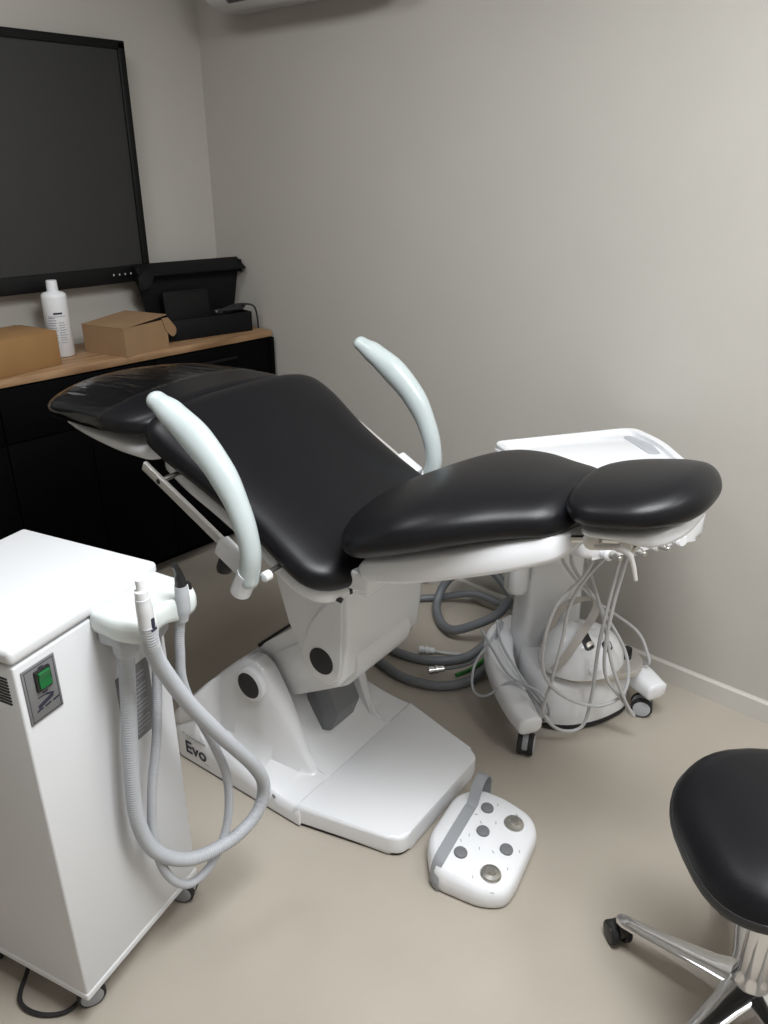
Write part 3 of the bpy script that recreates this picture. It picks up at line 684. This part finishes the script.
# ------------------------------------------------------------------ sideboard with worktop along the far wall
sb = thing('sideboard', 'long matte black sideboard with drawers and doors under the wooden worktop', 'sideboard', (1.25,2.70,0))
def sx(x): return x-1.25
def sy(y): return y-2.70
b = BM(); box(b, (sx(1.25),sy(2.715),.445), (1.72,.33,.800), .002); box(b, (sx(1.25),sy(2.735),.025), (1.68,.27,.05)); carc = obj('carcass', b, MATTE, sb)
for x in (2.1155,.3845):
    b = BM(); box(b, (sx(x),sy(2.70),.4225), (.018,.345,.845), .001); obj('end_panel', b, MATTE, sb)
for x0,x1 in ((.395,.98),(.98,1.5635),(1.5635,2.104)):
    b = BM(); box(b, (sx((x0+x1)/2),sy(2.543),.752), (x1-x0-.004,.018,.178), .0015); dr = obj('drawer', b, MATTE, sb)
    b = BM(); w = .18; c = sx((x0+x1)/2)
    box(b, (c,sy(2.520),.795), (w,.008,.010), .002)
    for q in (-1,1): box(b, (c+q*(w/2-.01),sy(2.528),.795), (.008,.014,.008), .001)
    obj('handle', b, CASEB, dr)
    for h in range(2):
        xa = x0+(x1-x0)/2*h; xb = xa+(x1-x0)/2
        b = BM(); box(b, (sx((xa+xb)/2),sy(2.543),.356), (xb-xa-.004,.018,.606), .0015); do = obj('door', b, MATTE, sb)
b = BM(); box(b, (1.25,2.712,.8585), (1.752,.344,.025), .002)
tag(obj('worktop', b, WOOD), 'long wooden worktop lying on the black sideboard', 'worktop')

# ------------------------------------------------------------------ television
tv = thing('television', 'large black flat screen mounted on the far wall', 'television', (1.045,2.868,1.49))
b = BM(); box(b, (0,-.020,0), (1.37,.055,.76), .008, 3); box(b, (0,-.004,0), (1.425,.022,.795), .008,3); obj('rear_housing', b, BLACKP, tv)
b = BM()
hw, hz = .712, .405
box(b, (0,-.045,hz-.014), (2*hw,.030,.028), .004); box(b, (0,-.045,-hz+.030), (2*hw,.030,.060), .004)
for q in (-1,1): box(b, (q*(hw-.014),-.045,0), (.028,.030,2*hz-.01), .004)
bez = obj('bezel', b, BEZEL, tv)
b = BM(); box(b, (0,-.044,.016), (2*hw-.05,.016,2*hz-.08)); obj('screen', b, SCREEN, tv)
b = BM()
for k in range(5): box(b, (hw-.16+k*.024,-.0608,-hz+.032), (.005,.0012,.007), .0004)
obj('touch_marks', b, INKL, bez)
b = BM(); box(b, (-.3,0.0035,-.1), (.4,.03,.3)); obj('wall_bracket', b, STEEL, tv)

# ------------------------------------------------------------------ things on the worktop
ZT = .8715
t = thing('cardboard_box', 'closed orange brown cardboard box at the left end of the worktop', 'box', (1.075,2.672,ZT), math.radians(11))
b = BM(); box(b, (0,0,.058), (.31,.19,.116), .002); bx_ = obj('carton', b, CARD1, t)
b = BM(); box(b, (-.01,0,.117), (.292,.19,.003), .001); obj('lid_flap', b, CARD1, bx_)

t = thing('cardboard_box', 'brown cardboard mailing box with its end flap sticking out', 'box', (1.530,2.658,ZT), math.radians(15))
b = BM(); w, d, h = .222, .20, .100
box(b, (0,-d/2+.0015,h/2), (w,.003,h)); box(b, (0,d/2-.0015,h/2), (w,.003,h)); box(b, (-w/2+.0015,0,h/2), (.003,d-.006,h)); box(b, (w/2-.0015,0,h*.42), (.003,d-.006,h*.84)); box(b, (0,0,.0015), (w-.006,d-.006,.003))
bx_ = obj('carton', b, CARD2, t, smooth=False)
b = BM(); box(b, (0,0,0), (w+.002,d+.002,.003), 0, 1, Matrix.Translation((.0,0,h+.008)) @ Matrix.Rotation(math.radians(-4),4,'Y')); obj('lid', b, CARD2, bx_, smooth=False)
b = BM(); prism(b, rounded([(w/2-.028,.106),(w/2+.004,.106),(w/2+.045,.060),(w/2+.040,.038),(w/2+.020,.030),(w/2-.012,.058)],[.004,.006,.016,.014,.016,.014]), -.0035, 0, 'xz', 0, 1, Matrix.Translation((0,-d/2-.001,0))); obj('flap', b, CARD2, bx_, smooth=False)
b = BM(); box(b, (w/2-.03,0,h*.93), (.05,d-.012,.002), 0, 1); obj('inner_flap', b, CARDIN, bx_, smooth=False)

t = thing('bottle', 'white plastic bottle with screw cap and printed label between the cardboard boxes', 'bottle', (1.315,2.735,ZT))
b = BM(); lathe(b, [(.038,0),(.0425,.004),(.0425,.205),(.041,.214),(.034,.220),(.021,.224),(.0175,.228),(.0165,.235)], 32); bo = obj('bottle_body', b, BOTTLE, t, sharp=60)
b = BM(); lathe(b, [(.0190,.228),(.0180,.258),(.017,.261),(.014,.261)], 28); obj('cap', b, BOTTLE, t)
b = BM()
aa = math.atan2(-2.735,-1.318)
def arcstrip(bb, z, h, a0, a1, R=.0428):
    n_ = 8; vs = []
    for i in range(n_+1):
        a = aa+a0+(a1-a0)*i/n_
        for rr in (R-.0005,R+.0004): vs += [(rr*math.cos(a),rr*math.sin(a),z),(rr*math.cos(a),rr*math.sin(a),z+h)]
    rings = [[vs[4*i],vs[4*i+1],vs[4*i+3],vs[4*i+2]] for i in range(n_+1)]
    loft(bb, rings)
arcstrip(b,.150,.0065,-.25,.45)
obj('label_heading', b, INK, bo)
b = BM()
for k in range(11):
    arcstrip(b,.137-k*.0085,.0028,-.75,-.1 if k%3 else -.2)
    if k > 1: arcstrip(b,.137-k*.0085,.0028,.05,.6 if k%2 else .5)
arcstrip(b,.142,.002,-.7,.7)
obj('label_print', b, INKG, bo)

# open black case with a lid leaning back, a screen inside it and a cable on its rim
t = thing('equipment_case', 'open black case with raised lid in the corner of the worktop', 'case', (1.882,2.700,ZT), math.radians(-8))
b = BM(); w, d, h = .40, .165, .078
for c,s in (((0,-d/2+.005,h/2),(w,.010,h)),((0,d/2-.005,h/2),(w,.010,h)),((-w/2+.005,0,h/2),(.010,d-.02,h)),((w/2-.005,0,h/2),(.010,d-.02,h)),((0,0,.006),(w-.02,d-.02,.012))): box(b, c, s, .003)
tr = obj('case_tray', b, CASEB, t)
b = BM(); ML = Matrix.Translation((.012,d/2-.006,h)) @ Matrix.Rotation(math.radians(-2),4,'X')
lw, lh = .46, .192
box(b, (0,0,lh/2), (lw-.06,.006,lh), .002, 2, ML)
prism(b, rounded([(-lw/2+.035,.0),(lw/2-.035,.0),(lw/2-.005,lh*.72),(lw/2-.012,lh*.80),(lw/2,lh),(-lw/2,lh)],.004), -.006, .003, 'xz', .001, 2, ML)
box(b, (0,0,0), (lw,.080,.008), .002, 2, ML @ Matrix.Translation((0,-.034,lh-.016)) @ Matrix.Rotation(math.radians(30),4,'X'))
for q in (-1,1): box(b, (q*(lw/2-.006),-.022,lh*.86), (.008,.044,lh*.26), .002, 2, ML)
lid = obj('case_lid', b, CASEB, t)
b = BM(); prism(b, rounded([(-.012,-.070),(-.012,-.022),(.032,.004),(.062,-.006),(.038,-.052),(.008,-.076)],.012), -.078, -.073, 'xz', .001, 2, ML @ Matrix.Translation((-lw/2,0,lh-.012))); obj('corner_flap', b, CASEB, lid)
t = thing('display_unit', 'small black display standing inside the open black case', 'display', (1.850,2.712,ZT+.0125), -.10)
b = BM(); box(b, (0,0,.085), (.20,.022,.150), .004, 2, Matrix.Rotation(math.radians(-8),4,'X')); box(b, (0,.004,.006), (.16,.07,.011), .002); du = obj('display_body', b, CASEB, t)
b = BM(); box(b, (0,-.0115,.088), (.182,.002,.125), .001, 1, Matrix.Rotation(math.radians(-8),4,'X')); obj('display_glass', b, BEZEL, du)
t = thing('power_lead', 'bundled black power lead draped over the right end of the open case', 'cable', (1.995,2.63,ZT+.085))
pts = []
for k in range(34):
    a = k*.75; pts.append((.0+.058*math.cos(a)+.004*math.sin(3*a), -.01+.018*math.sin(a)+.008*math.sin(k), .004+.010*((k*7)%4)/3+.014*(.5+.5*math.cos(a))*.5))
pts += [(.085,-.02,.016),(.103,-.025,.0),(.108,-.03,-.04),(.112,-.028,-.075),(.118,-.02,-.080)]
b = BM(); tube(b, pts, .0038, 8, 5); lead = obj('lead', b, RUBBER, t, sharp=80)
b = BM(); box(b, (-.075,-.02,.010), (.030,.018,.018), .004, 3); pg = obj('plug', b, BLACKP, t)
b = BM(); disc(b, (-.090,-.022,.010), (-1,-.3,0), .006, .006); obj('plug_pin', b, CHROME, pg)

# ------------------------------------------------------------------ air conditioner on the right wall (only its lower left end is in view)
ac = thing('air_conditioner', 'white wall mounted air conditioner at the top edge of the right wall', 'air conditioner', (XW,2.195,1.994))
b = BM()
pf = rounded([(0,0),(-.10,-.006),(-.165,.010),(-.205,.055),(-.21,.16),(-.185,.27),(0,.28)],[.004,.02,.03,.03,.03,.04,.004],5)
rings = []
for y,k in ((-.42,.90),(-.415,.96),(-.40,1),(.40,1),(.415,.96),(.42,.90)):
    rings.append([(x*(k if x<-.001 else 1), y, .14+(z-.14)*k) for x,z in pf])
loft(b, rings); acb = obj('casing', b, WHITE, ac)
b = BM(); box(b, (0,0,0), (.026,.70,.004), .0015, 2, Matrix.Translation((-.165,-.05,.012)) @ Matrix.Rotation(math.radians(28),4,'Y')); obj('outlet_slot', b, BLACKP, acb)
b = BM(); box(b, (0,0,0), (.05,.72,.005), .002, 2, Matrix.Translation((-.192,-.02,.030)) @ Matrix.Rotation(math.radians(50),4,'Y')); obj('louvre', b, WHITE, acb)

# ------------------------------------------------------------------ camera, world, colour
cam = bpy.data.cameras.new('camera'); co = bpy.data.objects.new('camera', cam); COL.objects.link(co)
co.location = (0,0,1.5); co.rotation_euler = (PI/2-math.atan(348/785), 0, math.radians(-48))
cam.sensor_width = 36; cam.lens = 785/1024*36; cam.clip_start = .02
S.camera = co
w = bpy.data.worlds.new('world'); S.world = w; w.use_nodes = True
w.node_tree.nodes['Background'].inputs['Color'].default_value = (.9,.95,1,1); w.node_tree.nodes['Background'].inputs['Strength'].default_value = .2
S.view_settings.view_transform = 'Standard'; S.view_settings.look = 'None'; S.view_settings.gamma = 1; S.view_settings.exposure = .66
S.view_settings.use_curve_mapping = False
